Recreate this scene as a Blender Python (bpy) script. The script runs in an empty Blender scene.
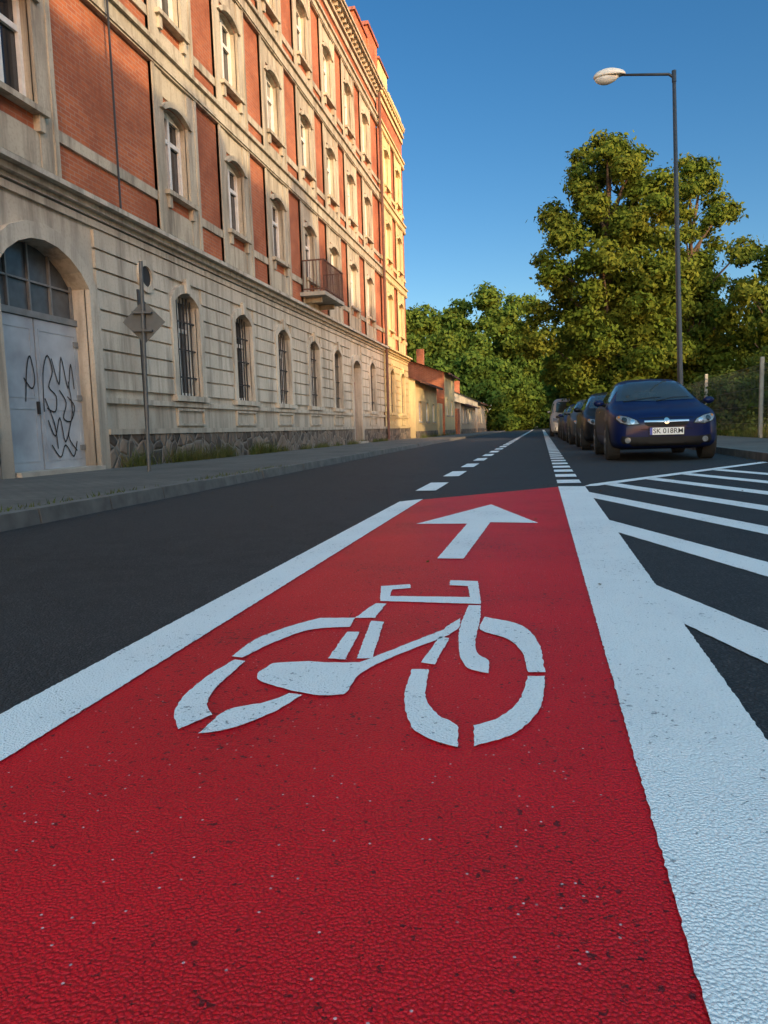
import bpy, bmesh, math, random
import numpy as np
from mathutils import Matrix, Vector
from mathutils.bvhtree import BVHTree
from mathutils.geometry import tessellate_polygon
random.seed(5)
SC=bpy.context.scene
SC.view_settings.view_transform='Standard'; SC.view_settings.look='None'; SC.view_settings.exposure=0
COL=SC.collection
# ------------------------------------------------------------------ materials
def nt(name):
    m=bpy.data.materials.new(name); m.use_nodes=True
    t=m.node_tree; return m,t,t.nodes,t.links,t.nodes['Principled BSDF']
def rgba(c): return (c[0],c[1],c[2],1)
def ramp(n,l,src,a,b,ca=(0,0,0),cb=(1,1,1)):
    r=n.new('ShaderNodeValToRGB'); r.color_ramp.elements[0].position=a; r.color_ramp.elements[1].position=b
    r.color_ramp.elements[0].color=rgba(ca); r.color_ramp.elements[1].color=rgba(cb); l.new(src,r.inputs[0]); return r.outputs[0]
def noise(n,l,vec,scale,detail=3,rough=.55):
    x=n.new('ShaderNodeTexNoise'); x.inputs['Scale'].default_value=scale; x.inputs['Detail'].default_value=detail
    x.inputs['Roughness'].default_value=rough; l.new(vec,x.inputs['Vector']); return x.outputs['Fac']
def vor(n,l,vec,scale,feature='F1',dim='3D'):
    x=n.new('ShaderNodeTexVoronoi'); x.voronoi_dimensions=dim; x.feature=feature; x.inputs['Scale'].default_value=scale; l.new(vec,x.inputs['Vector']); return x
def mixc(n,l,fac,a,b,mode='MIX'):
    x=n.new('ShaderNodeMix'); x.data_type='RGBA'; x.blend_type=mode
    if isinstance(fac,(int,float)): x.inputs[0].default_value=fac
    else: l.new(fac,x.inputs[0])
    for i,v in ((6,a),(7,b)):
        if isinstance(v,tuple): x.inputs[i].default_value=rgba(v)
        else: l.new(v,x.inputs[i])
    return x.outputs[2]
def mathn(n,l,op,a,b=0.0):
    x=n.new('ShaderNodeMath'); x.operation=op
    for i,v in ((0,a),(1,b)):
        if isinstance(v,(int,float)): x.inputs[i].default_value=v
        else: l.new(v,x.inputs[i])
    return x.outputs[0]
def bump(n,l,p,h,strength,dist):
    b=n.new('ShaderNodeBump'); b.inputs['Strength'].default_value=strength; b.inputs['Distance'].default_value=dist
    l.new(h,b.inputs['Height']); l.new(b.outputs[0],p.inputs['Normal'])
def objc(n): return n.new('ShaderNodeTexCoord').outputs['Object']
def simple(name,c,rough=.6,metal=0,var=.25,scale=8,coat=0,bs=0,bd=.002,c2=None,spec=.5):
    m,t,n,l,p=nt(name); o=objc(n)
    f=noise(n,l,o,scale,3)
    d=c2 or tuple(x*(1-var) for x in c)
    l.new(mixc(n,l,ramp(n,l,f,.3,.7),d,c),p.inputs['Base Color'])
    p.inputs['Roughness'].default_value=rough; p.inputs['Metallic'].default_value=metal; p.inputs['Specular IOR Level'].default_value=spec
    p.inputs['Coat Weight'].default_value=coat; p.inputs['Coat Roughness'].default_value=.05
    if bs: bump(n,l,p,noise(n,l,o,scale*8,2),bs,bd)
    return m
def grain(n,l,o,sc=135,na=.9):
    v=vor(n,l,o,sc,'F1','2D')
    nn=noise(n,l,o,sc*1.1,2,.75)
    dome=ramp(n,l,v.outputs['Distance'],.22,.72)
    h=mathn(n,l,'ADD',mathn(n,l,'MULTIPLY',dome,-.8),mathn(n,l,'MULTIPLY',nn,na))
    s=n.new('ShaderNodeSeparateColor'); l.new(v.outputs['Color'],s.inputs[0])
    h=mathn(n,l,'ADD',h,mathn(n,l,'MULTIPLY',s.outputs[0],.7))
    return h,v,nn,dome,s.outputs[1]
def asphalt():
    m,t,n,l,p=nt('asphalt'); o=objc(n)
    h,v,nn,dome,rnd=grain(n,l,o)
    big=noise(n,l,o,.45,3); mid=noise(n,l,o,5,3)
    c=mixc(n,l,ramp(n,l,big,.35,.65),(.017,.018,.0195),(.029,.030,.032))
    c=mixc(n,l,ramp(n,l,mid,.4,.7),c,(.037,.037,.038))
    c=mixc(n,l,mathn(n,l,'MULTIPLY',ramp(n,l,rnd,.7,1),.5),c,(.13,.125,.12))
    c=mixc(n,l,mathn(n,l,'MULTIPLY',dome,.8),c,(.008,.008,.009))
    l.new(c,p.inputs['Base Color'])
    p.inputs['Roughness'].default_value=.65; p.inputs['Specular IOR Level'].default_value=.35
    bump(n,l,p,h,.9,.006); return m
def roadpaint(name,c,c2,dark,rough,pit,darkf,speck=None,spec=.35,wear=None):
    m,t,n,l,p=nt(name); o=objc(n)
    h,v,nn,dome,rnd=grain(n,l,o,170,1.5)
    big=noise(n,l,o,1.7,5,.6)
    col=mixc(n,l,ramp(n,l,big,.35,.7),c,c2)
    pn=noise(n,l,o,66,2,.65)
    pm=ramp(n,l,mathn(n,l,'ADD',pn,mathn(n,l,'MULTIPLY',mathn(n,l,'SUBTRACT',big,.5),.38)),pit,pit+.02)
    col=mixc(n,l,mathn(n,l,'MULTIPLY',dome,darkf),col,dark)
    col=mixc(n,l,mathn(n,l,'MULTIPLY',pm,.85),col,dark)
    if speck:
        v3=vor(n,l,o,38,'F1','2D'); sp=ramp(n,l,v3.outputs['Distance'],.06,.09,(1,1,1),(0,0,0)); sel=ramp(n,l,v3.outputs['Color'],.78,.80)
        col=mixc(n,l,mathn(n,l,'MULTIPLY',sp,sel),col,speck)
    l.new(col,p.inputs['Base Color']); p.inputs['Specular IOR Level'].default_value=spec
    l.new(mixc(n,l,nn,(rough-.15,)*3,(rough+.2,)*3),p.inputs['Roughness'])
    bump(n,l,p,mathn(n,l,'SUBTRACT',h,mathn(n,l,'MULTIPLY',pm,1.2)),.75,.0036); return m
def brickm(name,c1,c2,mort,bw=.25,rh=.077,ms=.008,horiz=False,rough=.85,bs=.6):
    m,t,n,l,p=nt(name); o=objc(n)
    s=n.new('ShaderNodeSeparateXYZ'); l.new(o,s.inputs[0]); cb=n.new('ShaderNodeCombineXYZ')
    if horiz: l.new(s.outputs[0],cb.inputs[0]); l.new(s.outputs[1],cb.inputs[1])
    else: l.new(mathn(n,l,'ADD',s.outputs[0],s.outputs[1]),cb.inputs[0]); l.new(s.outputs[2],cb.inputs[1])
    b=n.new('ShaderNodeTexBrick'); l.new(cb.outputs[0],b.inputs['Vector'])
    b.inputs['Scale'].default_value=1; b.inputs['Brick Width'].default_value=bw; b.inputs['Row Height'].default_value=rh
    b.inputs['Mortar Size'].default_value=ms; b.inputs['Mortar Smooth'].default_value=.3
    b.inputs['Color1'].default_value=rgba(c1); b.inputs['Color2'].default_value=rgba(c2); b.inputs['Mortar'].default_value=rgba(mort)
    big=noise(n,l,o,.7,4,.65); c=mixc(n,l,ramp(n,l,big,.38,.68),b.outputs['Color'],tuple(x*.45 for x in c2))
    f=noise(n,l,o,14,2); c=mixc(n,l,mathn(n,l,'MULTIPLY',f,.35),c,tuple(min(1,x*1.5) for x in c1))
    l.new(c,p.inputs['Base Color']); p.inputs['Roughness'].default_value=rough
    bump(n,l,p,mathn(n,l,'MULTIPLY',b.outputs['Fac'],-1.0),bs,.008); return m
def plaster(name,c,dirt,amt=.9):
    m,t,n,l,p=nt(name); o=objc(n)
    mp=n.new('ShaderNodeMapping'); mp.inputs['Scale'].default_value=(3,3,.35); l.new(o,mp.inputs[0])
    streak=noise(n,l,mp.outputs[0],1.3,4,.65); big=noise(n,l,o,.6,4,.6); f=noise(n,l,o,22,3)
    cc=mixc(n,l,ramp(n,l,big,.35,.7),c,tuple(x*.72 for x in c))
    cc=mixc(n,l,mathn(n,l,'MULTIPLY',ramp(n,l,streak,.45,.68),amt),cc,dirt)
    cc=mixc(n,l,mathn(n,l,'MULTIPLY',ramp(n,l,f,.5,.8),.4),cc,dirt)
    s=n.new('ShaderNodeSeparateXYZ'); l.new(o,s.inputs[0])
    low=ramp(n,l,mathn(n,l,'MULTIPLY',mathn(n,l,'ADD',s.outputs[2],mathn(n,l,'MULTIPLY',big,1.6)),.4),.4,.95,(1,1,1),(0,0,0))
    cc=mixc(n,l,mathn(n,l,'MULTIPLY',low,.65),cc,tuple(x*.7 for x in dirt))
    l.new(cc,p.inputs['Base Color']); p.inputs['Roughness'].default_value=.9
    bump(n,l,p,f,.35,.008); return m
def stone(name):
    m,t,n,l,p=nt(name); o=objc(n)
    v=vor(n,l,o,3.6); e=vor(n,l,o,3.6,'DISTANCE_TO_EDGE')
    c=mixc(n,l,ramp(n,l,v.outputs['Color'],.2,.9),(.045,.035,.026),(.17,.13,.095))
    c=mixc(n,l,ramp(n,l,e.outputs['Distance'],.02,.06),(.16,.14,.115),c)
    l.new(c,p.inputs['Base Color']); p.inputs['Roughness'].default_value=.9
    bump(n,l,p,ramp(n,l,e.outputs['Distance'],0,.15),.9,.04); return m
def leafm(name,c1,c2,c3):
    m,t,n,l,p=nt(name); o=objc(n)
    g=n.new('ShaderNodeNewGeometry')
    f=noise(n,l,o,.55,1)
    c=mixc(n,l,ramp(n,l,f,.35,.65),c1,c2)
    c=mixc(n,l,mathn(n,l,'MULTIPLY',g.outputs['Random Per Island'],.7),c,c3)
    df=n.new('ShaderNodeBsdfDiffuse'); l.new(c,df.inputs[0])
    tr=n.new('ShaderNodeBsdfTranslucent'); l.new(c,tr.inputs[0])
    mx=n.new('ShaderNodeMixShader'); mx.inputs[0].default_value=.3
    l.new(df.outputs[0],mx.inputs[1]); l.new(tr.outputs[0],mx.inputs[2]); l.new(mx.outputs[0],n['Material Output'].inputs[0]); n.remove(p); return m
M={}
M['asphalt']=asphalt()
M['red']=roadpaint('red_road_paint',(.76,.004,.013),(.60,.003,.010),(.06,.004,.007),.42,.66,.28,(.7,.4,.38),.3)
M['white']=roadpaint('white_road_paint',(.90,.88,.85),(.82,.80,.78),(.25,.25,.25),.55,.67,.15)
M['brick']=brickm('facade_brick',(.42,.115,.036),(.29,.072,.028),(.30,.23,.17))
M['plaster']=plaster('facade_plaster',(.48,.41,.30),(.17,.135,.095))
M['plaster_gf']=plaster('ground_floor_plaster',(.55,.485,.38),(.22,.19,.145))
M['yplaster']=plaster('yellow_plaster',(.62,.49,.25),(.32,.24,.13),.6)
M['stone']=stone('rubble_stone')
M['roof']=simple('roof_sheet',(.09,.06,.05),.7,var=.4)
M['tile']=brickm('roof_tile',(.30,.10,.06),(.22,.07,.05),(.08,.05,.04),.2,.3,.02)
M['frame']=simple('white_window_frame',(.72,.69,.62),.5,var=.2)
M['bars']=simple('dark_iron',(.025,.022,.02),.6)
M['rust']=simple('rusty_iron',(.12,.05,.03),.8,var=.4)
M['glass']=simple('window_glass',(.018,.022,.026),.06,var=.3)
M['curtain']=simple('curtained_glass',(.34,.32,.28),.15,var=.5,scale=3)
M['gate']=simple('painted_metal_gate',(.40,.42,.43),.5,var=.22,scale=2.2,c2=(.27,.28,.29))
M['gateframe']=simple('weathered_gate_frame',(.20,.20,.19),.6,var=.4,scale=5)
M['dimglass']=simple('dusty_glass',(.09,.10,.105),.25,var=.5,scale=4)
M['black']=simple('black_spray',(.02,.02,.02),.6)
M['reddoor']=simple('red_brown_door',(.15,.03,.02),.5,var=.4)
M['paving']=brickm('pavement_blocks',(.125,.112,.095),(.08,.072,.063),(.026,.023,.019),.2,.1,.009,True)
M['kerb']=simple('kerb_concrete',(.14,.13,.115),.85,var=.5,scale=5,bs=.3)
M['ground']=simple('ground_soil',(.07,.08,.035),.95,var=.5,scale=2,bs=.5,bd=.02)
M['steel']=simple('galvanised_steel',(.085,.09,.09),.55,metal=.2,var=.3)
M['lamppost']=simple('lamp_post_paint',(.03,.03,.032),.5)
M['lamphead']=simple('lamp_head_shell',(.6,.55,.45),.45,var=.15)
M['lamplens']=simple('lamp_lens',(.6,.6,.55),.15,var=.1)
M['concrete']=simple('concrete',(.36,.33,.27),.9,var=.35,scale=3,bs=.4,bd=.01)
M['bark']=simple('bark',(.07,.05,.035),.95,var=.5,scale=5,bs=.8,bd=.03)
M['leaf']=leafm('foliage_lime',(.078,.118,.017),(.130,.152,.024),(.035,.062,.012))
M['leaf2']=leafm('foliage_green',(.06,.11,.02),(.095,.14,.025),(.035,.065,.014))
M['leaf3']=leafm('foliage_dark',(.04,.065,.016),(.06,.09,.02),(.025,.04,.01))
M['grass']=leafm('grass_blades',(.06,.09,.02),(.09,.10,.03),(.12,.11,.05))
M['dryleaf']=leafm('dry_leaves',(.14,.09,.03),(.10,.06,.025),(.16,.13,.04))
# ------------------------------------------------------------------ mesh builder
def empty(name,loc=(0,0,0),rz=0):
    e=bpy.data.objects.new(name,None); e.location=loc; e.rotation_euler=(0,0,rz); COL.objects.link(e); return e
class B:
    def __init__(s,xf=None): s.v=[];s.f=[];s.m=[];s.xf=xf or (lambda a,b,c:(a,b,c)); s.mats=[]
    def mi(s,k):
        if k not in s.mats: s.mats.append(k)
        return s.mats.index(k)
    def poly(s,pts,k):
        i=len(s.v); s.v+= [s.xf(*p) for p in pts]; s.f.append(tuple(range(i,i+len(pts)))); s.m.append(s.mi(k))
    def box(s,a0,a1,b0,b1,c0,c1,k):
        P=[(a0,b0,c0),(a1,b0,c0),(a1,b1,c0),(a0,b1,c0),(a0,b0,c1),(a1,b0,c1),(a1,b1,c1),(a0,b1,c1)]
        i=len(s.v); s.v+=[s.xf(*p) for p in P]
        for q in ((0,3,2,1),(4,5,6,7),(0,1,5,4),(1,2,6,5),(2,3,7,6),(3,0,4,7)):
            s.f.append(tuple(i+j for j in q)); s.m.append(s.mi(k))
    def tube(s,pts,rad,k,n=10,cap=True):
        pts=[Vector(p) for p in pts]; rings=[]
        for j,p in enumerate(pts):
            d=(pts[min(j+1,len(pts)-1)]-pts[max(j-1,0)]).normalized()
            a=d.orthogonal().normalized() if j==0 else (A-d*A.dot(d)).normalized()
            A=a; bb=d.cross(a); i=len(s.v)
            for q in range(n):
                w=2*math.pi*q/n; s.v.append(s.xf(*(p+(a*math.cos(w)+bb*math.sin(w))*rad[j])))
            rings.append(i)
        for r0,r1 in zip(rings,rings[1:]):
            for q in range(n): s.f.append((r0+q,r0+(q+1)%n,r1+(q+1)%n,r1+q)); s.m.append(s.mi(k))
        if cap:
            for r in (rings[0],rings[-1]): s.f.append(tuple(r+q for q in range(n))); s.m.append(s.mi(k))
    def build(s,name,parent=None,smooth=False,bevel=0):
        me=bpy.data.meshes.new(name); me.from_pydata(s.v,[],s.f)
        for k in s.mats: me.materials.append(M[k])
        me.polygons.foreach_set('material_index',s.m)
        if smooth: me.polygons.foreach_set('use_smooth',[True]*len(s.f))
        me.update(); o=bpy.data.objects.new(name,me); COL.objects.link(o)
        if parent: o.parent=parent
        if bevel:
            md=o.modifiers.new('bevel','BEVEL'); md.width=bevel; md.segments=2; md.limit_method='ANGLE'
        return o
# ------------------------------------------------------------------ road markings
def cleanpoly(pts,sharp=48,step=.03,jit=.0018):
    n=len(pts); P=[Vector(p) for p in pts]; out=[]
    def corner(i):
        a=(P[i]-P[i-1]); b=(P[(i+1)%n]-P[i]); return math.degrees(a.angle(b))>sharp
    C=[corner(i) for i in range(n)]
    for i in range(n):
        p1,p2=P[i],P[(i+1)%n]
        p0=P[i-1] if not C[i] else p1-(p2-p1); p3=P[(i+2)%n] if not C[(i+1)%n] else p2+(p2-p1)
        k=max(1,int((p2-p1).length/step))
        for j in range(k):
            t=j/k
            q=.5*((2*p1)+(-p0+p2)*t+(2*p0-5*p1+4*p2-p3)*t*t+(-p0+3*p1-3*p2+p3)*t**3)
            q=q+Vector((random.uniform(-jit,jit),random.uniform(-jit,jit)))
            out.append(q)
    return out
def marking(name,polys,z,k,parent=None,smoothc=True,step=.03):
    V=[];F=[]
    for pl in polys:
        q=[Vector((p.x,p.y,0)) for p in cleanpoly(pl,48 if smoothc else 1,step)]
        i=len(V); V+=[(p.x,p.y,z) for p in q]
        for t in tessellate_polygon([q]):
            a,b_,c=[q[j] for j in t]; cr=(b_-a).cross(c-a).z
            if abs(cr)<1e-9: continue
            F.append(tuple(i+j for j in (t if cr>0 else t[::-1])))
    me=bpy.data.meshes.new(name); me.from_pydata(V,[],F); me.materials.append(M[k]); me.update()
    o=bpy.data.objects.new(name,me); COL.objects.link(o)
    if parent:o.parent=parent
    return o
def kx(y): return -3.75-max(0,min(y,30)-4)*.022
b=B(); b.poly([(-400,-300,-.03),(400,-300,-.03),(400,900,-.03),(-400,900,-.03)],'ground'); b.build('ground')
b=B(); ys=[-30,4,10,20,30,230]
for y0,y1 in zip(ys,ys[1:]): b.poly([(kx(y0),y0,0),(3.3,y0,0),(3.3,y1,0),(kx(y1),y1,0)],'asphalt')
b.build('road')
mk=empty('cycle_lane')
marking('red_surface',[[(-1.07,-4),(.19,-4),(.19,7.83),(-1.07,6.56)]],.004,'red',mk,False,.06)
em=empty('lane_edge_lines')
marking('edge_line_wide',[[(.172,-4),(.434,-4),(.434,7.79),(.168,7.83)]],.008,'white',em,False,.012)
marking('edge_line_narrow',[[(-1.255,-4),(-1.062,-4),(-1.05,6.6),(-1.225,6.38)]],.008,'white',em,False,.012)
bs=empty('bicycle_symbol')
S=[
[(-.624,2.386),(-.744,2.374),(-.823,2.239),(-.87,2.096),(-.872,1.925),(-.836,1.92),(-.80,2.072),(-.732,2.224),(-.612,2.272)],
[(-.852,1.9),(-.866,1.762),(-.86,1.615),(-.83,1.503),(-.775,1.414),(-.737,1.505),(-.778,1.565),(-.806,1.68),(-.815,1.89)],
[(-.72,1.40),(-.713,1.536),(-.642,1.595),(-.606,1.66),(-.571,1.651),(-.598,1.55),(-.641,1.464),(-.68,1.42)],
[(-.74,1.793),(-.73,1.88),(-.65,1.905),(-.574,1.905),(-.491,1.915),(-.307,2.267),(-.279,2.214),(-.452,1.88),(-.469,1.671),(-.529,1.655),(-.619,1.685),(-.709,1.735)],
[(-.642,2.894),(-.53,2.94),(-.514,2.867),(-.585,2.836),(-.57,2.72),(-.265,2.727),(-.291,2.919),(-.365,2.932),(-.376,3.03),(-.259,3.017),(-.215,2.621),(-.59,2.637)],
[(-.624,2.386),(-.555,2.392),(-.559,2.60),(-.600,2.60)],
[(-.589,1.939),(-.538,1.935),(-.565,2.217),(-.606,2.214)],
[(-.508,1.948),(-.465,1.953),(-.514,2.343),(-.56,2.352)],
[(-.215,2.60),(-.258,2.60),(-.256,2.273),(-.228,2.02),(-.192,1.9),(-.138,1.866),(-.143,1.973),(-.175,2.02),(-.195,2.137),(-.201,2.4)],
[(-.305,2.271),(-.268,2.42),(-.261,2.30),(-.280,2.219)],
[(-.308,2.190),(-.275,2.175),(-.285,1.921),(-.324,1.934)],
[(-.190,2.439),(-.07,2.35),(-.012,2.158),(.006,1.891),(-.037,1.886),(-.056,2.055),(-.105,2.189),(-.190,2.279)],
[(.006,1.86),(-.006,1.648),(-.056,1.497),(-.135,1.418),(-.144,1.522),(-.092,1.577),(-.052,1.692),(-.037,1.855)],
[(-.339,1.874),(-.322,1.671),(-.275,1.499),(-.215,1.432),(-.167,1.41),(-.18,1.517),(-.228,1.571),(-.272,1.677),(-.295,1.879)]]
marking('bicycle_outline',S,.008,'white',bs,True,.015)
ar=empty('direction_arrow')
marking('arrow',[[(-.824,4.856),(-.405,6.08),(-.024,4.89),(-.335,4.93),(-.372,3.549),(-.502,3.544),(-.482,4.86)]],.008,'white',ar,False)
hz=empty('hatched_area_marking')
def clipy(x): return 7.70+1.43*(x-.415)
st=[]
for y0 in (.6,2.45,4.5,6.6,8.6,10.7,12.8,14.9):
    th=.58; s=2.8
    def lim(c):
        x=(c+s*.43-7.70+1.43*.415)/(s+1.43); return max(.43,x)
    xl,xu=lim(y0),lim(y0+th)
    xe=3.2
    lo=[(xl,y0-s*(xl-.43)),(xe,y0-s*(xe-.43))]; up=[(xe,y0+th-s*(xe-.43)),(xu,y0+th-s*(xu-.43))]
    if xu>=3.2: continue
    st.append([lo[0],lo[1],up[0],up[1]] if xl>.431 or xu<=.431 else [lo[0],lo[1],up[0],up[1],(.43,clipy(.43))])
marking('hatching',st,.004,'white',hz,False,.03)
marking('hatching_border',[[(.425,7.79),(.50,8.05),(3.2,11.86),(3.2,11.6),(.55,7.82)]],.008,'white',hz,False,.05)
dl=empty('dashed_lane_lines')
D=[]; y=7.5
while y<120: D.append([(-1.27,y),(-1.06,y),(-1.06,y+1.1),(-1.27,y+1.1)]); y+=2.2
marking('centre_dashes',D,.008,'white',dl,False,.1)
D=[]; y=8.25
while y<100: D.append([(.17,y),(.42,y),(.42,y+.5),(.17,y+.5)]); y+=1.0
marking('short_dashes',D,.008,'white',dl,False,.1)
# pavements and kerbs
b=B()
for y0,y1 in zip(ys,ys[1:]):
    b.poly([(-9.5,y0,.10),(kx(y0)-.15,y0,.10),(kx(y1)-.15,y1,.10),(-9.5,y1,.10)],'paving')
b.build('pavement')
b=B(); y=-30
while y<150:
    y1=y+.985; g=random.uniform(-.006,.006)
    P=[(kx(y)-.15,y),(kx(y),y),(kx(y1),y1),(kx(y1)-.15,y1)]
    i=len(b.v); b.v+=[(p[0]+g,p[1],-.02) for p in P]+[(p[0]+g-(.02 if j in(1,2) else 0),p[1],.115+g) for j,p in enumerate(P)]
    for q in ((4,5,6,7),(0,1,5,4),(1,2,6,5),(2,3,7,6),(3,0,4,7)): b.f.append(tuple(i+j for j in q)); b.m.append(b.mi('kerb'))
    b.box(3.31+g,3.46+g,y,y1,-.02,.12+g,'kerb'); y+=1
b.build('kerb')
b=B(); b.poly([(3.45,-30,.11),(5.9,-30,.11),(5.9,230,.11),(3.45,230,.11)],'paving'); b.build('pavement')
b=B(); b.poly([(5.9,-30,.06),(60,-30,.06),(60,230,.06),(5.9,230,.06)],'ground'); b.build('verge')
# ------------------------------------------------------------------ facade toolkit
def arch_pts(a,c,zs,rise,n=8):
    w=(c-a)/2; m=(a+c)/2; R=(w*w+rise*rise)/(2*rise); cz=zs+rise-R; A=math.asin(min(1,w/R))
    return [(m+R*math.sin(-A+2*A*i/n),cz+R*math.cos(-A+2*A*i/n)) for i in range(n+1)]
def wallface(b,s0,s1,z0,z1,ops,k,kr,depth=.26,o=0):
    S=sorted(set([s0,s1]+[v for q in ops for v in q[:2] if s0<v<s1])); Z=sorted(set([z0,z1]+[v for q in ops for v in q[2:4] if z0<v<z1]))
    for a,c in zip(S,S[1:]):
        for e,f in zip(Z,Z[1:]):
            mx,mz=(a+c)/2,(e+f)/2
            if any(q[0]<mx<q[1] and q[2]<mz<q[3] for q in ops): continue
            b.poly([(a,o,e),(c,o,e),(c,o,f),(a,o,f)],k)
    for a,c,e,f,r in ops:
        ap=arch_pts(a,c,f-r,r)
        for p,q in zip(ap,ap[1:]):
            b.poly([(p[0],o,p[1]),(q[0],o,q[1]),(q[0],o,f),(p[0],o,f)],k)
            b.poly([(p[0],o,p[1]),(q[0],o,q[1]),(q[0],o-depth,q[1]),(p[0],o-depth,p[1])],kr)
        for x in (a,c): b.poly([(x,o,e),(x,o-depth,e),(x,o-depth,f-r),(x,o,f-r)],kr)
        b.poly([(a,o,e),(c,o,e),(c,o-depth,e),(a,o-depth,e)],kr)
def archring(b,a,c,zs,rise,th,o0,o1,k,n=8):
    i=arch_pts(a,c,zs,rise,n); t=arch_pts(a-th,c+th,zs,rise+th*.9,n)
    for j in range(n):
        b.poly([(i[j][0],o1,i[j][1]),(i[j+1][0],o1,i[j+1][1]),(t[j+1][0],o1,t[j+1][1]),(t[j][0],o1,t[j][1])],k)
        b.poly([(t[j][0],o0,t[j][1]),(t[j+1][0],o0,t[j+1][1]),(t[j+1][0],o1,t[j+1][1]),(t[j][0],o1,t[j][1])],k)
        b.poly([(i[j][0],o0,i[j][1]),(i[j+1][0],o0,i[j+1][1]),(i[j+1][0],o1,i[j+1][1]),(i[j][0],o1,i[j][1])],k)
    for x,y in ((i[0],t[0]),(i[-1],t[-1])):
        b.poly([(x[0],o0,x[1]),(y[0],o0,y[1]),(y[0],o1,y[1]),(x[0],o1,x[1])],k)
def window(wf,wg,a,c,e,f,d=.22,gk='glass',o=0):
    m=(a+c)/2; z2=e+(f-e)*.66
    wg.poly([(a-.02,o-d,e-.02),(c+.02,o-d,e-.02),(c+.02,o-d,f+.02),(a-.02,o-d,f+.02)],gk)
    x0,x1=o-d+.005,o-d+.07
    for p,q in ((a,a+.07),(m-.05,m+.05),(c-.07,c)): wf.box(p,q,x0,x1,e,f,'frame')
    for p,q in ((a+.07,m-.05),(m+.05,c-.07)):
        for u,v in ((e,e+.09),(z2-.045,z2+.045),(f-.13,f)): wf.box(p,q,x0,x1-.008,u,v,'frame')
def sub(a,c,cuts):
    segs=[(a,c)]
    for p,q in cuts:
        ns=[]
        for x,y in segs:
            if q<=x or p>=y: ns.append((x,y)); continue
            if p>x: ns.append((x,p))
            if q<y: ns.append((q,y))
        segs=ns
    return [s for s in segs if s[1]-s[0]>.05]
FL=[(5.7,7.45),(9.2,10.95),(12.7,14.45)]
BANDS=[(8.05,8.5),(11.55,12.0),(15.05,15.45)]
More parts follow.
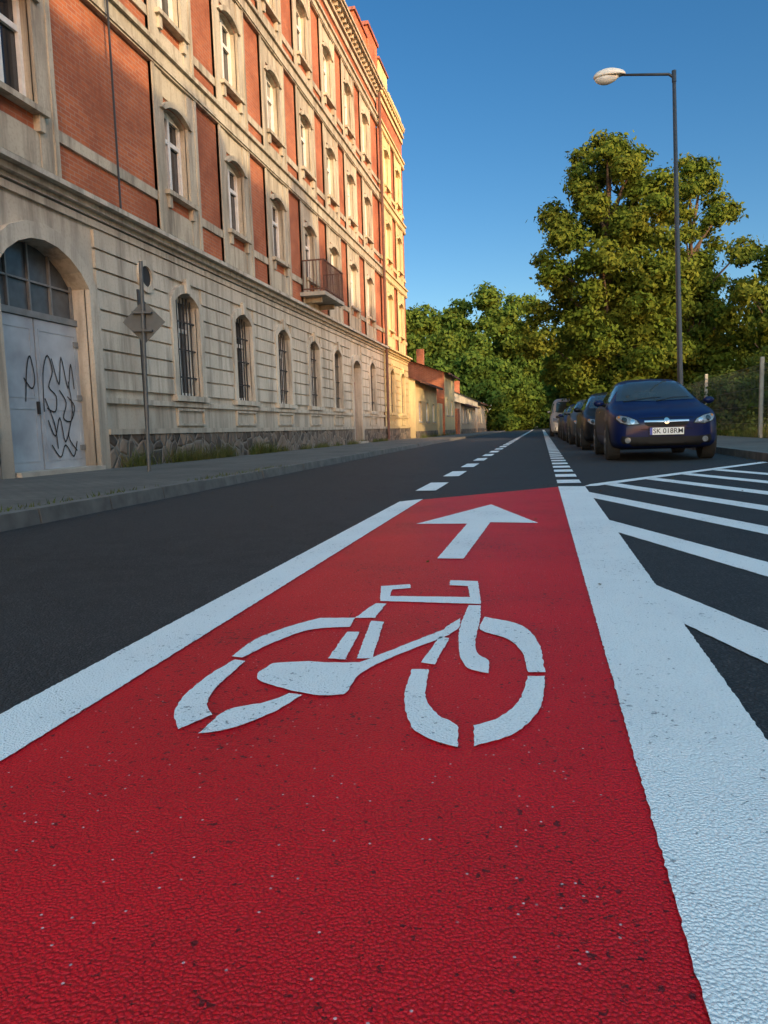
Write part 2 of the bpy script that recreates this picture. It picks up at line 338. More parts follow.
def facade(par,xf,s0,s1,axes,gf_skip,doors,ztop,gfk='plaster_gf',upk='plaster',o=0,eave=.45):
    W=B(xf);T=B(xf);F=B(xf);G=B(xf);I=B(xf)
    ops=[]
    for c in axes:
        if c in gf_skip: continue
        ops.append((c-.55,c+.55,1.5,3.7,.22))
    gfw=list(ops)
    ops+=doors
    wallface(W,s0,s1,.05,4.5,ops,gfk,gfk,.3,o)
    for q in gfw:
        window(F,G,q[0],q[1],q[2],q[3],.25,random.choice(['glass','glass','dimglass']),o)
        for i in range(1,7):
            x=q[0]+1.1*i/7; I.box(x-.012,x+.012,o-.08,o-.056,q[2],q[3]-.06,'bars')
        for z in (1.9,2.5,3.1): I.box(q[0],q[1],o-.085,o-.05,z,z+.03,'bars')
        T.box(q[0]-.25,q[1]+.25,o-.02,o+.14,q[2]-.12,q[2],gfk)
        for a,c in ((q[0]-.2,q[0]),(q[1],q[1]+.2)): T.box(a,c,o-.02,o+.085,q[2],q[3]-q[4],gfk)
        archring(T,q[0],q[1],q[3]-q[4],q[4],.2,o,o+.085,gfk)
        m=(q[0]+q[1])/2; T.box(m-.1,m+.1,o,o+.13,q[3]+.003,q[3]+.3,gfk)
        for a,c,u,v in ((q[0]-.1,q[1]+.1,.86,.91),(q[0]-.1,q[1]+.1,1.18,1.23),(q[0]-.1,q[0]-.05,.91,1.18),(q[1]+.05,q[1]+.1,.91,1.18)): T.box(a,c,o-.02,o+.055,u,v,gfk)
    for q in doors:
        for a,c in ((q[0]-.28,q[0]),(q[1],q[1]+.28)): T.box(a,c,o-.02,o+.09,q[2],q[3]-q[4],gfk)
        archring(T,q[0],q[1],q[3]-q[4],q[4],.28,o,o+.09,gfk)
    z=1.52
    dcut=[(q[0]-.28,q[1]+.28) for q in doors]
    while z<4.35:
        z1=min(z+.305,4.4)
        cuts=[(q[0]-.2,q[1]+.2) for q in gfw if z<3.9] + (dcut if z<3.95 else [])
        for a,c in sub(s0,s1,cuts): T.box(a+.012,c-.012,o-.02,o+.055+random.uniform(-.003,.003),z,z1,gfk)
        z+=.345
    for a,c in sub(s0,s1,dcut):
        W.box(a,c,o-.02,o+.10,.04,.70,'stone'); T.box(a,c,o-.02,o+.13,.70,.80,gfk)
        T.box(a,c,o-.02,o+.075,1.26,1.36,gfk)
    for (u,v,p) in ((4.42,4.50,.10),(4.50,4.60,.20),(4.60,4.68,.33)): T.box(s0,s1,o-.02,o+p,u,v,gfk)
    T.poly([(s0,o+.33,4.684),(s1,o+.33,4.684),(s1,o,4.80),(s0,o,4.80)],gfk)
    ups=[(c-.53,c+.53,e,f,.16) for c in axes for e,f in FL]
    wallface(W,s0,s1,4.5,ztop,ups,'brick',upk,.26,o)
    for q in ups:
        window(F,G,q[0],q[1],q[2],q[3],.2,random.choice(['glass','glass','glass','curtain']),o)
        T.box(q[0]-.14,q[1]+.14,o-.02,o+.17,q[2]-.09,q[2],upk)
        T.box(q[0]-.06,q[0]+.06,o-.02,o+.12,q[2]-.34,q[2]-.09,upk); T.box(q[1]-.06,q[1]+.06,o-.02,o+.12,q[2]-.34,q[2]-.09,upk)
        archring(T,q[0]-.02,q[1]+.02,q[3]-q[4]+.012,q[4]+.012,.14,o,o+.12,upk)
    lev=[(4.80,8.05),(8.5,11.55),(12.0,15.05)]
    cutu=[]
    for c in axes:
        for (u,v),(e,f) in zip(lev,FL):
            for a,d in ((c-.97,c-.53),(c+.53,c+.97)): T.box(a,d,o-.02,o+.06,u,v,upk)
            for a,d in ((c-.97,c-.86),(c+.86,c+.97)): T.box(a,d,o-.02,o+.085,u,v,upk)
            T.box(c-.53,c+.53,o-.02,o+.045,u,e-.34,upk)
            T.box(c-.53,c+.53,o-.02,o+.04,f+.13,v,upk)
        cutu.append((c-.97,c+.97))
    for (u,v) in BANDS:
        T.box(s0,s1,o-.02,o+.10,u,v,upk); T.box(s0,s1,o-.02,o+.17,v-.09,v+.004,upk); T.box(s0,s1,o-.02,o+.13,u+.04,u+.10,upk)
    for (e,f) in FL:
        for a,c in sub(s0,s1,cutu): T.box(a,c,o-.02,o+.05,e-.30,e-.12,upk)
    T.box(s0,s1,o-.02,o+.07,ztop-.75,ztop-.55,upk)
    x=s0+.2
    while x<s1-.2:
        T.box(x,x+.13,o-.02,o+eave*.6,ztop-.32,ztop-.16,upk); x+=.4
    for (u,v,p) in ((ztop-.45,ztop-.32,.14),(ztop-.16,ztop-.05,eave*.85),(ztop-.05,ztop+.05,eave)): T.box(s0,s1,o-.02,o+p,u,v,upk)
    W.build('walls',par);T.build('trim',par);F.build('window_frames',par);G.build('window_panes',par);I.build('window_bars',par)
# ------------------------------------------------------------------ left building
LX=-7.6
xl=lambda s,o,z:(LX+o,s,z)
bd=empty('brick_apartment_building')
axes=[-2.2,.9,4.0,7.1,10.15,15.3,18.45,21.55,24.65,27.65,30.6,33.6]
gate=(9.45,11.65,.10,3.72,.55); rdoor=(29.95,31.25,.2,3.55,.25)
facade(bd,xl,-4,36.2,axes,[10.15,30.6],[gate,rdoor],16.75)
eb=empty('end_wing'); eb.parent=bd
facade(eb,xl,36.2,42.8,[38.0,41.0],[],[],17.2,gfk='yplaster',upk='yplaster',o=.05,eave=.22)
b=B(xl)
b.poly([(-4,.4,16.8),(36.2,.4,16.8),(36.2,-6,19.0),(-4,-6,19.0)],'roof'); b.poly([(-4,-12,16.8),(36.2,-12,16.8),(36.2,-6,19.0),(-4,-6,19.0)],'roof')
b.poly([(36.2,.2,17.25),(42.8,.2,17.25),(42.8,-6,18.6),(36.2,-6,18.6)],'roof')
b.poly([(42.8,.05,0),(42.8,-12,0),(42.8,-12,17.2),(42.8,-6,18.6),(42.8,.05,17.2)],'brick')
b.poly([(-4,0,0),(-4,-12,0),(-4,-12,16.8),(-4,-6,19),(-4,0,16.8)],'brick')
b.poly([(-4,-12,0),(42.8,-12,0),(42.8,-12,16.8),(-4,-12,16.8)],'brick')
b.build('roof',bd)
b=B(xl)
b.box(32.2,34.4,-.4,.05,16.81,18.1,'brick'); b.box(32.1,34.5,-.5,.12,18.1,18.22,'tile')
b.box(34.6,36.6,-.5,.08,17.26,18.7,'brick'); b.box(34.5,36.7,-.6,.15,18.7,18.85,'tile')
b.box(36.9,38.9,-.5,.08,17.26,18.3,'yplaster'); b.box(36.8,39.0,-.6,.15,18.3,18.4,'tile')
b.box(39.3,42.7,-.5,.08,17.26,17.8,'yplaster')
for y in (6,14,23): b.box(y,y+1.2,-4.2,-3.5,17.5,20,'brick')
b.build('parapet_and_chimneys',bd)
b=B(xl); d=-.27
b.poly([(9.4,d-.02,.1),(11.7,d-.02,.1),(11.7,d-.02,3.75),(9.4,d-.02,3.75)],'dimglass')
b.box(9.45,10.52,d-.01,d+.05,.13,2.55,'gate'); b.box(10.55,11.65,d-.01,d+.05,.13,2.55,'gate')
for a,c in ((9.5,10.45),(10.62,11.58)):
    for u,v in ((.3,1.15),(1.3,2.4)):
        for p,q,e,f in ((a,c,u,u+.03),(a,c,v-.03,v),(a,a+.03,u+.03,v-.03),(c-.03,c,u+.03,v-.03)): b.box(p,q,d+.05,d+.058,e,f,'gate')
b.box(10.46,10.50,d+.05,d+.09,1.05,1.25,'bars')
for z in (.45,1.3,2.2): b.box(9.46,9.58,d+.05,d+.075,z,z+.09,'gateframe'); b.box(11.52,11.64,d+.05,d+.075,z,z+.09,'gateframe')
b.box(9.45,11.65,d-.01,d+.08,2.56,2.66,'gateframe')
for x in (9.47,10.02,10.53,11.05,11.60): b.box(x,x+.035,d-.015,d+.03,2.66,3.75,'gateframe')
b.box(9.5,11.6,d-.012,d+.024,3.12,3.15,'gateframe')
b.box(9.5,11.65,-.3,.16,.09,.17,'concrete')
b.build('gate_leaves',bd)
def ribbon(b,pts,w,o,k):
    for p,q in zip(pts,pts[1:]):
        dx,dz=q[0]-p[0],q[1]-p[1]; L=math.hypot(dx,dz) or 1; nx,nz=-dz/L*w/2,dx/L*w/2; ex,ez=dx/L*w*.4,dz/L*w*.4
        b.poly([(p[0]+nx-ex,o,p[1]+nz-ez),(q[0]+nx+ex,o,q[1]+nz+ez),(q[0]-nx+ex,o,q[1]-nz+ez),(p[0]-nx-ex,o,p[1]-nz-ez)],k)
b=B(xl); o0=d+.062
G1=[[(10.2,1.25),(10.28,1.75),(10.38,1.95),(10.45,1.6),(10.36,1.45),(10.2,1.6)],
[(10.62,1.1),(10.66,1.7),(10.8,2.0),(10.9,1.75),(10.78,1.5),(10.95,1.35),(10.9,1.1),(10.7,1.15)],
[(10.9,1.95),(11.05,1.55),(11.15,2.0),(11.28,1.5),(11.4,1.9),(11.45,1.5)],
[(11.05,1.45),(11.2,1.25),(11.1,1.0),(11.3,.95),(11.42,1.2),(11.25,1.35)],
[(10.7,.95),(10.85,.7),(11.0,1.0),(11.1,.6),(11.25,.85)],[(10.75,.55),(10.95,.35),(11.1,.55),(11.3,.35),(11.42,.6)],
[(10.66,1.3),(10.85,.9),(10.9,.5)],[(11.3,1.6),(11.35,1.1),(11.2,.7),(11.4,.45)]]
for j,g in enumerate(G1):
    gp=[]
    for i in range(len(g)-1):
        p0=g[max(0,i-1)];p1=g[i];p2=g[i+1];p3=g[min(len(g)-1,i+2)]
        for t in (0,.25,.5,.75): gp.append(tuple(.5*((2*p1[q])+(-p0[q]+p2[q])*t+(2*p0[q]-5*p1[q]+4*p2[q]-p3[q])*t*t+(-p0[q]+3*p1[q]-3*p2[q]+p3[q])*t**3) for q in (0,1)))
    gp.append(g[-1]); ribbon(b,gp,.022,o0+j*.0004,'black')
b.build('graffiti',bd)
b=B(xl)
b.box(29.95,31.25,-.28,-.22,.2,2.6,'reddoor'); b.box(30.58,30.62,-.215,-.2,.2,2.6,'black'); b.box(29.95,31.25,-.28,-.2,2.6,2.7,'reddoor')
b.poly([(29.9,-.27,2.7),(31.3,-.27,2.7),(31.3,-.27,3.6),(29.9,-.27,3.6)],'glass'); b.box(29.9,31.3,-.25,.3,.1,.19,'concrete')
for a,c in ((30.05,30.5),(30.7,31.15)):
    for u,v in ((.35,1.1),(1.25,2.4)): b.box(a,c,-.22,-.195,u,v,'reddoor')
b.build('entrance_door',bd)
b=B(xl); n=20
for i in range(n):
    a0,a1=2*math.pi*i/n,2*math.pi*(i+1)/n; f=lambda a,r:(13.6+r*math.cos(a),3.75+r*math.sin(a))
    p,q,r,s_=f(a0,.2),f(a1,.2),f(a1,.31),f(a0,.31)
    b.poly([(p[0],.1,p[1]),(q[0],.1,q[1]),(r[0],.1,r[1]),(s_[0],.1,s_[1])],'plaster_gf')
    b.poly([(s_[0],0,s_[1]),(r[0],0,r[1]),(r[0],.1,r[1]),(s_[0],.1,s_[1])],'plaster_gf'); b.poly([(p[0],.05,p[1]),(q[0],.05,q[1]),(q[0],.1,q[1]),(p[0],.1,p[1])],'plaster_gf')
    b.poly([(p[0],.062,p[1]),(q[0],.062,q[1]),(13.6,.062,3.75)],'bars')
b.build('oculus',bd)
b=B(xl)
b.tube([(12.6,.22,4.7),(12.6,.22,16.2)],[.02,.02],'bars',6)
b.tube([(36.0,.25,.2),(36.0,.25,16.4)],[.065,.065],'rust',8)
b.tube([(13.05,.2,.2),(13.05,.2,3.4)],[.03,.03],'bars',6)
b.build('downpipes',bd,True)
b=B(xl)
b.box(23.5,25.9,-.02,.85,5.02,5.14,'concrete')
for x in (23.9,25.4): b.box(x,x+.12,.0,.6,4.86,5.018,'plaster')
for z in (5.2,6.1): b.box(23.5,25.9,.80,.84,z,z+.04,'rust'); b.box(23.5,23.54,.1,.8,z,z+.04,'rust'); b.box(25.86,25.9,.1,.8,z,z+.04,'rust')
x=23.52
while x<25.9: b.box(x,x+.02,.81,.83,5.14,6.1,'rust'); x+=.11
y=.12
while y<.8:
    for x in (23.51,25.87): b.box(x,x+.02,y,y+.02,5.14,6.1,'rust')
    y+=.11
b.build('balcony',bd)
# ------------------------------------------------------------------ right-hand building (off to the right, shades the street)
xr=lambda s,o,z:(16-o,s,z)
rb=empty('brick_tenement_building')
facade(rb,xr,1,9.4,[3.0,6.1],[6.1],[(5.5,6.7,.15,3.3,.3)],15.85)
rb2=empty('taller_wing'); rb2.parent=rb
facade(rb2,xr,-42,1,[-40+3.1*i for i in range(13)],[],[],17.5,o=.1)
b=B(xr)
b.box(5.5,6.7,-.28,-.2,.15,3.3,'reddoor'); b.build('entrance_door',rb)
b=B(xr); e0,e1=1,9.4
b.poly([(e0,.4,15.9),(e1,.4,15.9),(e1,-3,16.4),(e0,-3,16.4)],'tile'); b.poly([(e0,-6,15.9),(e1,-6,15.9),(e1,-3,16.4),(e0,-3,16.4)],'tile')
b.poly([(-42,.4,17.56),(e0,.4,17.56),(e0,-4,18.7),(-42,-4,18.7)],'tile'); b.poly([(-42,-8,17.56),(e0,-8,17.56),(e0,-4,18.7),(-42,-4,18.7)],'tile')
b.poly([(e1,0,0),(e1,-6,0),(e1,-6,15.85),(e1,-3,16.4),(e1,0,15.85)],'brick'); b.poly([(e0,0,0),(e0,-8,0),(e0,-8,17.5),(e0,-4,18.7),(e0,.1,17.5)],'brick')
b.poly([(-42,.1,0),(-42,-8,0),(-42,-8,17.5),(-42,-4,18.7),(-42,.1,17.5)],'brick'); b.poly([(-42,-8,0),(e0,-8,0),(e0,-8,17.5),(-42,-8,17.5)],'brick'); b.poly([(e0,-6,0),(e1,-6,0),(e1,-6,15.85),(e0,-6,15.85)],'brick')
for y,h in ((7.2,17.6),(2.8,17.6),(-3.5,19.7),(-10.5,19.4),(-18.5,19.6)): b.box(y,y+1.2,-3.2,-2.2,15.9,h,'brick')
b.build('roof',rb)
# ------------------------------------------------------------------ low buildings beyond
def lowb(name,x,y0,y1,h,k,rk,dep=6,rise=1.4,zw=1.1,k2=None):
    p=empty(name); xf=lambda s,o,z:(x+o,s,z); W=B(xf);F=B(xf);G=B(xf)
    ops=[]; y=y0+1.2
    while y<y1-1.6: ops.append((y,y+1.0,zw,zw+1.2,.1)); y+=2.9
    wallface(W,y0,y1,0,h,ops,k,k,.2)
    for q in ops: window(F,G,*q[:4],.15); W.box(q[0]-.12,q[1]+.12,0,.08,q[2]-.1,q[2],'concrete')
    for yy in (y0,y1): W.poly([(yy,0,0),(yy,-dep,0),(yy,-dep,h),(yy,-dep/2,h+rise),(yy,0,h)],k2 or k)
    W.poly([(y0-.2,.35,h-.1),(y1+.2,.35,h-.1),(y1+.2,-dep/2,h+rise+.05),(y0-.2,-dep/2,h+rise+.05)],rk); W.poly([(y0-.2,-dep-.3,h-.1),(y1+.2,-dep-.3,h-.1),(y1+.2,-dep/2,h+rise+.05),(y0-.2,-dep/2,h+rise+.05)],rk)
    W.box(y0+1.5,y0+2.1,-dep*.45,-dep*.35,h+.4,h+rise+1.0,'brick'); W.box(y0,y1,-.02,.05,0,.5,'stone'); W.box(y0-.2,y1+.2,.35,.45,h-.2,h-.08,'rust')
    W.build('walls_and_roof',p);F.build('window_frames',p);G.build('window_panes',p)
lowb('low_house',-7.2,43.3,52.5,3.5,'yplaster','tile',6,1.2)
lowb('brick_outbuilding',-6.9,54.5,61,4.7,'yplaster','tile',5,.9,1.6,'brick')
lowb('garage_row',-6.6,63,77,2.7,'plaster','tile',5,.7)
lowb('low_house',-6.6,80,98,3.3,'plaster','roof')
b=B()
b.box(-7.3,-7.05,52.6,54.4,0,2.4,'yplaster'); b.box(-6.9,-6.7,61.1,62.9,0,2.2,'brick'); b.build('garden_wall')
# ------------------------------------------------------------------ vegetation
RN=np.random.default_rng(11)
def leafmesh(name,P,L,k,parent,up=.0,aspect=.55,nrm=None):
    n=len(P); a=RN.normal(size=(n,3)); 
    if nrm is not None: nn=nrm+RN.normal(size=(n,3))*.55
    else: nn=RN.normal(size=(n,3))
    nn[:,2]+=up; nn/=np.linalg.norm(nn,axis=1)[:,None]+1e-9
    a-=nn*(a*nn).sum(1)[:,None]; a/=np.linalg.norm(a,axis=1)[:,None]+1e-9; c=np.cross(nn,a)
    s=(L*(.6+.8*RN.random(n)))[:,None]
    V=np.empty((n,4,3)); V[:,0]=P-a*s; V[:,1]=P+c*s*aspect; V[:,2]=P+a*s; V[:,3]=P-c*s*aspect
    me=bpy.data.meshes.new(name); me.vertices.add(n*4); me.vertices.foreach_set('co',V.reshape(-1))
    me.loops.add(n*4); me.loops.foreach_set('vertex_index',np.arange(n*4,dtype=np.int32))
    me.polygons.add(n); me.polygons.foreach_set('loop_start',np.arange(0,n*4,4,dtype=np.int32)); me.polygons.foreach_set('loop_total',np.full(n,4,dtype=np.int32))
    me.materials.append(M[k]); me.update(); me.validate(); o=bpy.data.objects.new(name,me); COL.objects.link(o)
    if parent:o.parent=parent
    print(name,n); return o
def cloud(blobs,dens,sub_sig=.3):
    P=[];N=[]
    for (c,r) in blobs:
        nsub=int(14+22*r); d=RN.normal(size=(nsub,3)); d/=np.linalg.norm(d,axis=1)[:,None]
        rad=r*(.6+.5*RN.random(nsub)); sc=np.array(c)+d*rad[:,None]*np.array([1,1,.8])
        per=int(dens*r*r*12/nsub)+3
        pts=sc[:,None,:]+RN.normal(size=(nsub,per,3))*np.array([1,1,.6])*sub_sig*(.6+.25*r)
        pts=pts.reshape(-1,3); P.append(pts); q=pts-np.array(c); N.append(q/(np.linalg.norm(q,axis=1)[:,None]+1e-6))
    return np.concatenate(P),np.concatenate(N)
def tree(name,x,y,H,z0,R,nb,dens,k,L=.13,r0=.3,peak=.35,seed=1,br=(.20,.36),sig=.3):
    rr=random.Random(seed); p=empty(name,(x,y,0)); blobs=[]
    for i in range(nb):
        t=(i+.5)/nb; z=z0+(H-z0)*t
        env=R*(math.sin(math.pi*min(1,(t*.5/peak) if t<peak else .5+.5*(t-peak)/(1-peak)))**.6)
        env=max(env,.3*R if t<.9 else .1*R)
        a=i*2.39996+rr.uniform(-.4,.4); d=env*rr.uniform(.5,1.05)
        r=R*rr.uniform(*br)*(1-.3*t)
        blobs.append(((d*math.cos(a),d*math.sin(a),z-r*.3),r))
    for i in range(nb//6):
        t=rr.uniform(.1,.75); blobs.append(((rr.uniform(-.3,.3)*R,rr.uniform(-.3,.3)*R,z0+(H-z0)*t),R*.26))
    P,N=cloud(blobs,dens,sig); leafmesh('crown',P,L,k,p,up=.3,nrm=N)
    b=B(); zt=z0+(H-z0)*.7
    tr=[(0,0,0),(.05,.03,z0*.6),(.1,-.1,z0+(H-z0)*.2),(-.05,.1,z0+(H-z0)*.45),(0,0,zt)]
    b.tube(tr,[r0*1.25,r0,r0*.8,r0*.5,r0*.15],'bark',10)
    for j,(c,r) in enumerate(blobs):
        if j%2: continue
        zs=max(z0*.7,c[2]-abs(c[0])-abs(c[1])); zs=min(zs,zt*.95)
        m=(c[0]*.5,c[1]*.5,(zs+c[2])/2+.3); b.tube([(0,0,zs),m,c],[r0*.35,r0*.22,r0*.07],'bark',6,False)
    b.build('trunk_and_limbs',p,True)
tree('linden_tree',3.35,40,14.7,1.9,4.0,68,120,'leaf',.115,.34,.40,3,(.15,.28),.26)
tree('linden_tree',7.9,43.5,14.4,2.4,3.1,44,120,'leaf',.115,.3,.55,9,(.17,.30),.26)
tree('maple_tree',12.0,40,9.2,1.5,3.4,30,80,'leaf',.13,.22,.4,12,(.18,.32))
tree('maple_tree',5.6,52,10,1.6,4.2,22,40,'leaf2',.22,.28,.4,21,(.25,.4))
tree('maple_tree',4.9,64,10,1.6,4.0,20,36,'leaf2',.24,.28,.4,22,(.25,.4))
tree('maple_tree',4.6,78,11,1.6,4.4,20,32,'leaf2',.28,.28,.4,23,(.25,.4))
tree('maple_tree',15.5,47,10,2,4.2,22,50,'leaf2',.2,.28,.4,24)
tree('maple_tree',9.5,52,8,1,4.2,20,40,'leaf3',.2,.28,.4,25,(.25,.4))
bl=[]
rr=random.Random(4)
for (x,y,h,r) in [(-24,96,15,6),(-17,100,17,6),(-11.5,104,18.0,6.5),(-6.5,101,18.5,5.5),(-3,108,19,5.5),(-14,96,14,6),(-2,125,15,6),(3,140,13,7),(9,120,14,6),(-9,92,10,4.5),(-13,88,9,4.5),(-5,94,9,4),(15,100,13,7),(-1,150,12,9)]:
    for i in range(30):
        t=rr.random(); a=rr.uniform(0,6.28); e=r*math.sin(math.pi*(.15+.8*t))**.8; d=e*rr.uniform(.2,.95)
        bl.append(((x+d*math.cos(a),y+d*math.sin(a),.8+(h-1.8)*t),r*rr.uniform(.18,.32)))
P,N=cloud(bl,15,.42); leafmesh('distant_trees',P,.30,'leaf2',None,up=.3,nrm=N)
bl=[]
for i in range(95):
    y=17+rr.random()**1.5*60; x=6.5+rr.random()*2.8; r=rr.uniform(.5,1.0)
    bl.append(((x,y,rr.uniform(.3,2.0)+ (.8 if x>8 else 0)),r))
P,N=cloud(bl,80,.25); leafmesh('hedge',P,.09,'leaf3',None,up=.3,nrm=N)
n=160; q=np.column_stack([RN.uniform(-3.6,3.2,n),RN.uniform(2.4,16,n),np.full(n,.014)]); edge=RN.random(n)<.6; q[edge,0]=np.where(RN.random(edge.sum())<.5,-3.7+RN.random(edge.sum())*.3,3.0+RN.random(edge.sum())*.25)
o=leafmesh('fallen_leaves',q,.012,'dryleaf',None,up=2.5)
def grass(name,regs):
    Ps=[]
    for (x0,x1,y0,y1,z,n,h) in regs:
        q=np.column_stack([RN.uniform(x0,x1,n),RN.uniform(y0,y1,n),np.full(n,z)]); 
        keep=(np.sin(q[:,1]*3.1)+np.sin(q[:,1]*1.3+1)+RN.random(n)*1.6)>.4; q=q[keep]; Ps.append((q,h))
    V=[];n=0
    for q,h in Ps:
        k=len(q); hh=h*(.4+RN.random(k)); an=RN.random(k)*6.28; w=.008
        dx=np.column_stack([np.cos(an)*w,np.sin(an)*w,np.zeros(k)]); ln=np.column_stack([RN.normal(size=k)*.35*hh,RN.normal(size=k)*.35*hh,hh])
        V.append(np.stack([q-dx,q+dx,q+ln],1)); n+=k
    V=np.concatenate(V); me=bpy.data.meshes.new(name); me.vertices.add(n*3); me.vertices.foreach_set('co',V.reshape(-1)); me.loops.add(n*3); me.loops.foreach_set('vertex_index',np.arange(n*3,dtype=np.int32))
    me.polygons.add(n); me.polygons.foreach_set('loop_start',np.arange(0,n*3,3,dtype=np.int32)); me.polygons.foreach_set('loop_total',np.full(n,3,dtype=np.int32)); me.materials.append(M['grass']); me.update(); me.validate()
    o=bpy.data.objects.new(name,me); COL.objects.link(o)
grass('grass',[(-7.48,-7.30,12,20,.1,2200,.3),(-7.48,-7.35,20,36,.1,1500,.16),(-4.2,-3.9,4,12,.1,500,.04),(5.9,6.6,12,60,.06,6000,.28),(-7.0,-6.7,43,60,.05,900,.3),(6.6,12,16,40,.06,6000,.4)])
# ------------------------------------------------------------------ fence
p=empty('fence'); b=B(); y=15.5
while y<60: b.box(6.0,6.1,y,y+.1,.05,2.35,'concrete'); y+=7.2
b.build('posts',p,bevel=.01); b=B()
for z in (.5,1.0,1.5,2.0,2.15): b.tube([(6.06,16,z),(6.06,60,z)],[.006,.006],'steel',4)
y=16
while y<60: b.box(6.055,6.059,y,y+.004,.3,2.15,'steel'); y+=.15
b.build('wire_mesh',p)
# ------------------------------------------------------------------ street lamp
p=empty('street_lamp',(3.62,20.8,.11)); p.rotation_euler=(0,math.radians(-1.9),0); b=B()
b.tube([(0,0,0),(0,0,1.2)],[.10,.10],'lamppost',14); b.tube([(0,0,1.2),(0,0,1.3),(0,0,9.15)],[.10,.07,.045],'lamppost',14)
b.tube([(0,0,9.1),(-.12,0,9.2),(-1.25,0,9.36)],[.035,.035,.028],'lamppost',10); b.tube([(0,0,9.0),(0,0,9.27)],[.055,.055],'lamppost',12)
b.box(-.06,.06,-.11,-.095,.5,1.1,'steel'); b.build('pole_and_arm',p,True)
def ell(name,c,r,k,par,pw=1,zmin=-1,zmax=1):
    bm=bmesh.new(); bmesh.ops.create_uvsphere(bm,u_segments=20,v_segments=12,radius=1)
    for v in bm.verts:
        z=max(zmin,min(zmax,v.co.z)); t=1.0-.25*max(0,v.co.x)
        v.co=Vector((c[0]+v.co.x*r[0],c[1]+v.co.y*r[1]*t,c[2]+z*r[2]*t))
    me=bpy.data.meshes.new(name); bm.to_mesh(me); bm.free(); me.materials.append(M[k]); me.polygons.foreach_set('use_smooth',[True]*len(me.polygons))
    o=bpy.data.objects.new(name,me); COL.objects.link(o); o.parent=par; return o
ell('lamp_head',(-1.55,0,9.39),(.40,.18,.18),'lamphead',p,zmin=-.2); ell('lamp_lens',(-1.62,0,9.35),(.30,.15,.17),'lamplens',p,zmax=.1)
# ------------------------------------------------------------------ traffic sign (seen from behind)
p=empty('traffic_sign',(-6.02,10.6,.1)); b=B()
b.tube([(0,0,0),(.0,0,3.2)],[.03,.03],'steel',10)
r=.33; zc=2.3
pts=[(0,-r),(r,0),(0,r),(-r,0)]
fr=[(x,.045,zc+z) for x,z in pts]; bk=[(x,.038,zc+z) for x,z in pts]
b.poly(fr,'steel'); b.poly(bk,'steel')
for i in range(4): b.poly([fr[i],fr[(i+1)%4],bk[(i+1)%4],bk[i]],'steel')
for z in (zc-.15,zc+.12): b.box(-.16,.14,-.04,.036,z,z+.03,'steel')
b.build('pole_and_plate',p); p.rotation_euler=(0,math.radians(1.4),math.radians(10))
# ------------------------------------------------------------------ cars
def carpaint(name,c):
    return simple(name,c,.45,metal=0,var=.08,coat=.16,spec=.12)
M['tyre']=simple('tyre_rubber',(.018,.018,.019),.85); M['rim']=simple('alloy_rim',(.35,.36,.37),.3,metal=.9,var=.1)
M['cglass']=simple('car_glass',(.07,.09,.09),.04,metal=.35,var=.3,scale=3); M['cblack']=simple('black_plastic',(.008,.008,.009),.55,spec=.2)
M['lens']=simple('headlight_lens',(.26,.28,.30),.15,metal=.2,var=.5,scale=30); M['chrome']=simple('chrome',(.35,.36,.38),.25,metal=1,var=.05)
M['plate']=simple('plate_white',(.75,.75,.74),.4,var=.05); M['blue']=simple('plate_blue',(.02,.05,.35),.4); M['taill']=simple('tail_lamp',(.25,.01,.01),.2)
M['orange']=simple('indicator_orange',(.5,.18,.03),.2)
HATCH=[(0,.64,.56,.29,.58,.46),(.07,.72,.72,.22,.65,.6),(.25,.81,.83,.19,.74,.68),(.7,.91,.868,.18,.84,.70),(1.12,.975,.875,.18,.89,.72),(1.3,1.05,.875,.18,.92,.68),(1.95,1.40,.875,.18,.94,.60),(2.5,1.48,.875,.18,.95,.60),(3.2,1.46,.875,.18,.96,.58),(3.75,1.34,.87,.2,.97,.55),(4.05,1.08,.84,.25,.93,.58),(4.2,.85,.76,.3,.78,.6),(4.27,.7,.62,.35,.64,.5)]
VAN=[(0,.7,.6,.3,.62,.5),(.08,.85,.8,.24,.75,.65),(.4,1.05,.93,.2,.92,.8),(.75,1.2,.95,.2,1.05,.8),(1.45,1.95,.95,.2,1.15,.76),(1.9,2.1,.95,.2,1.2,.78),(3.5,2.12,.95,.2,1.2,.8),(4.9,2.08,.95,.22,1.2,.8),(5.0,1.95,.93,.3,1.15,.78),(5.05,1.7,.88,.4,1.1,.7)]
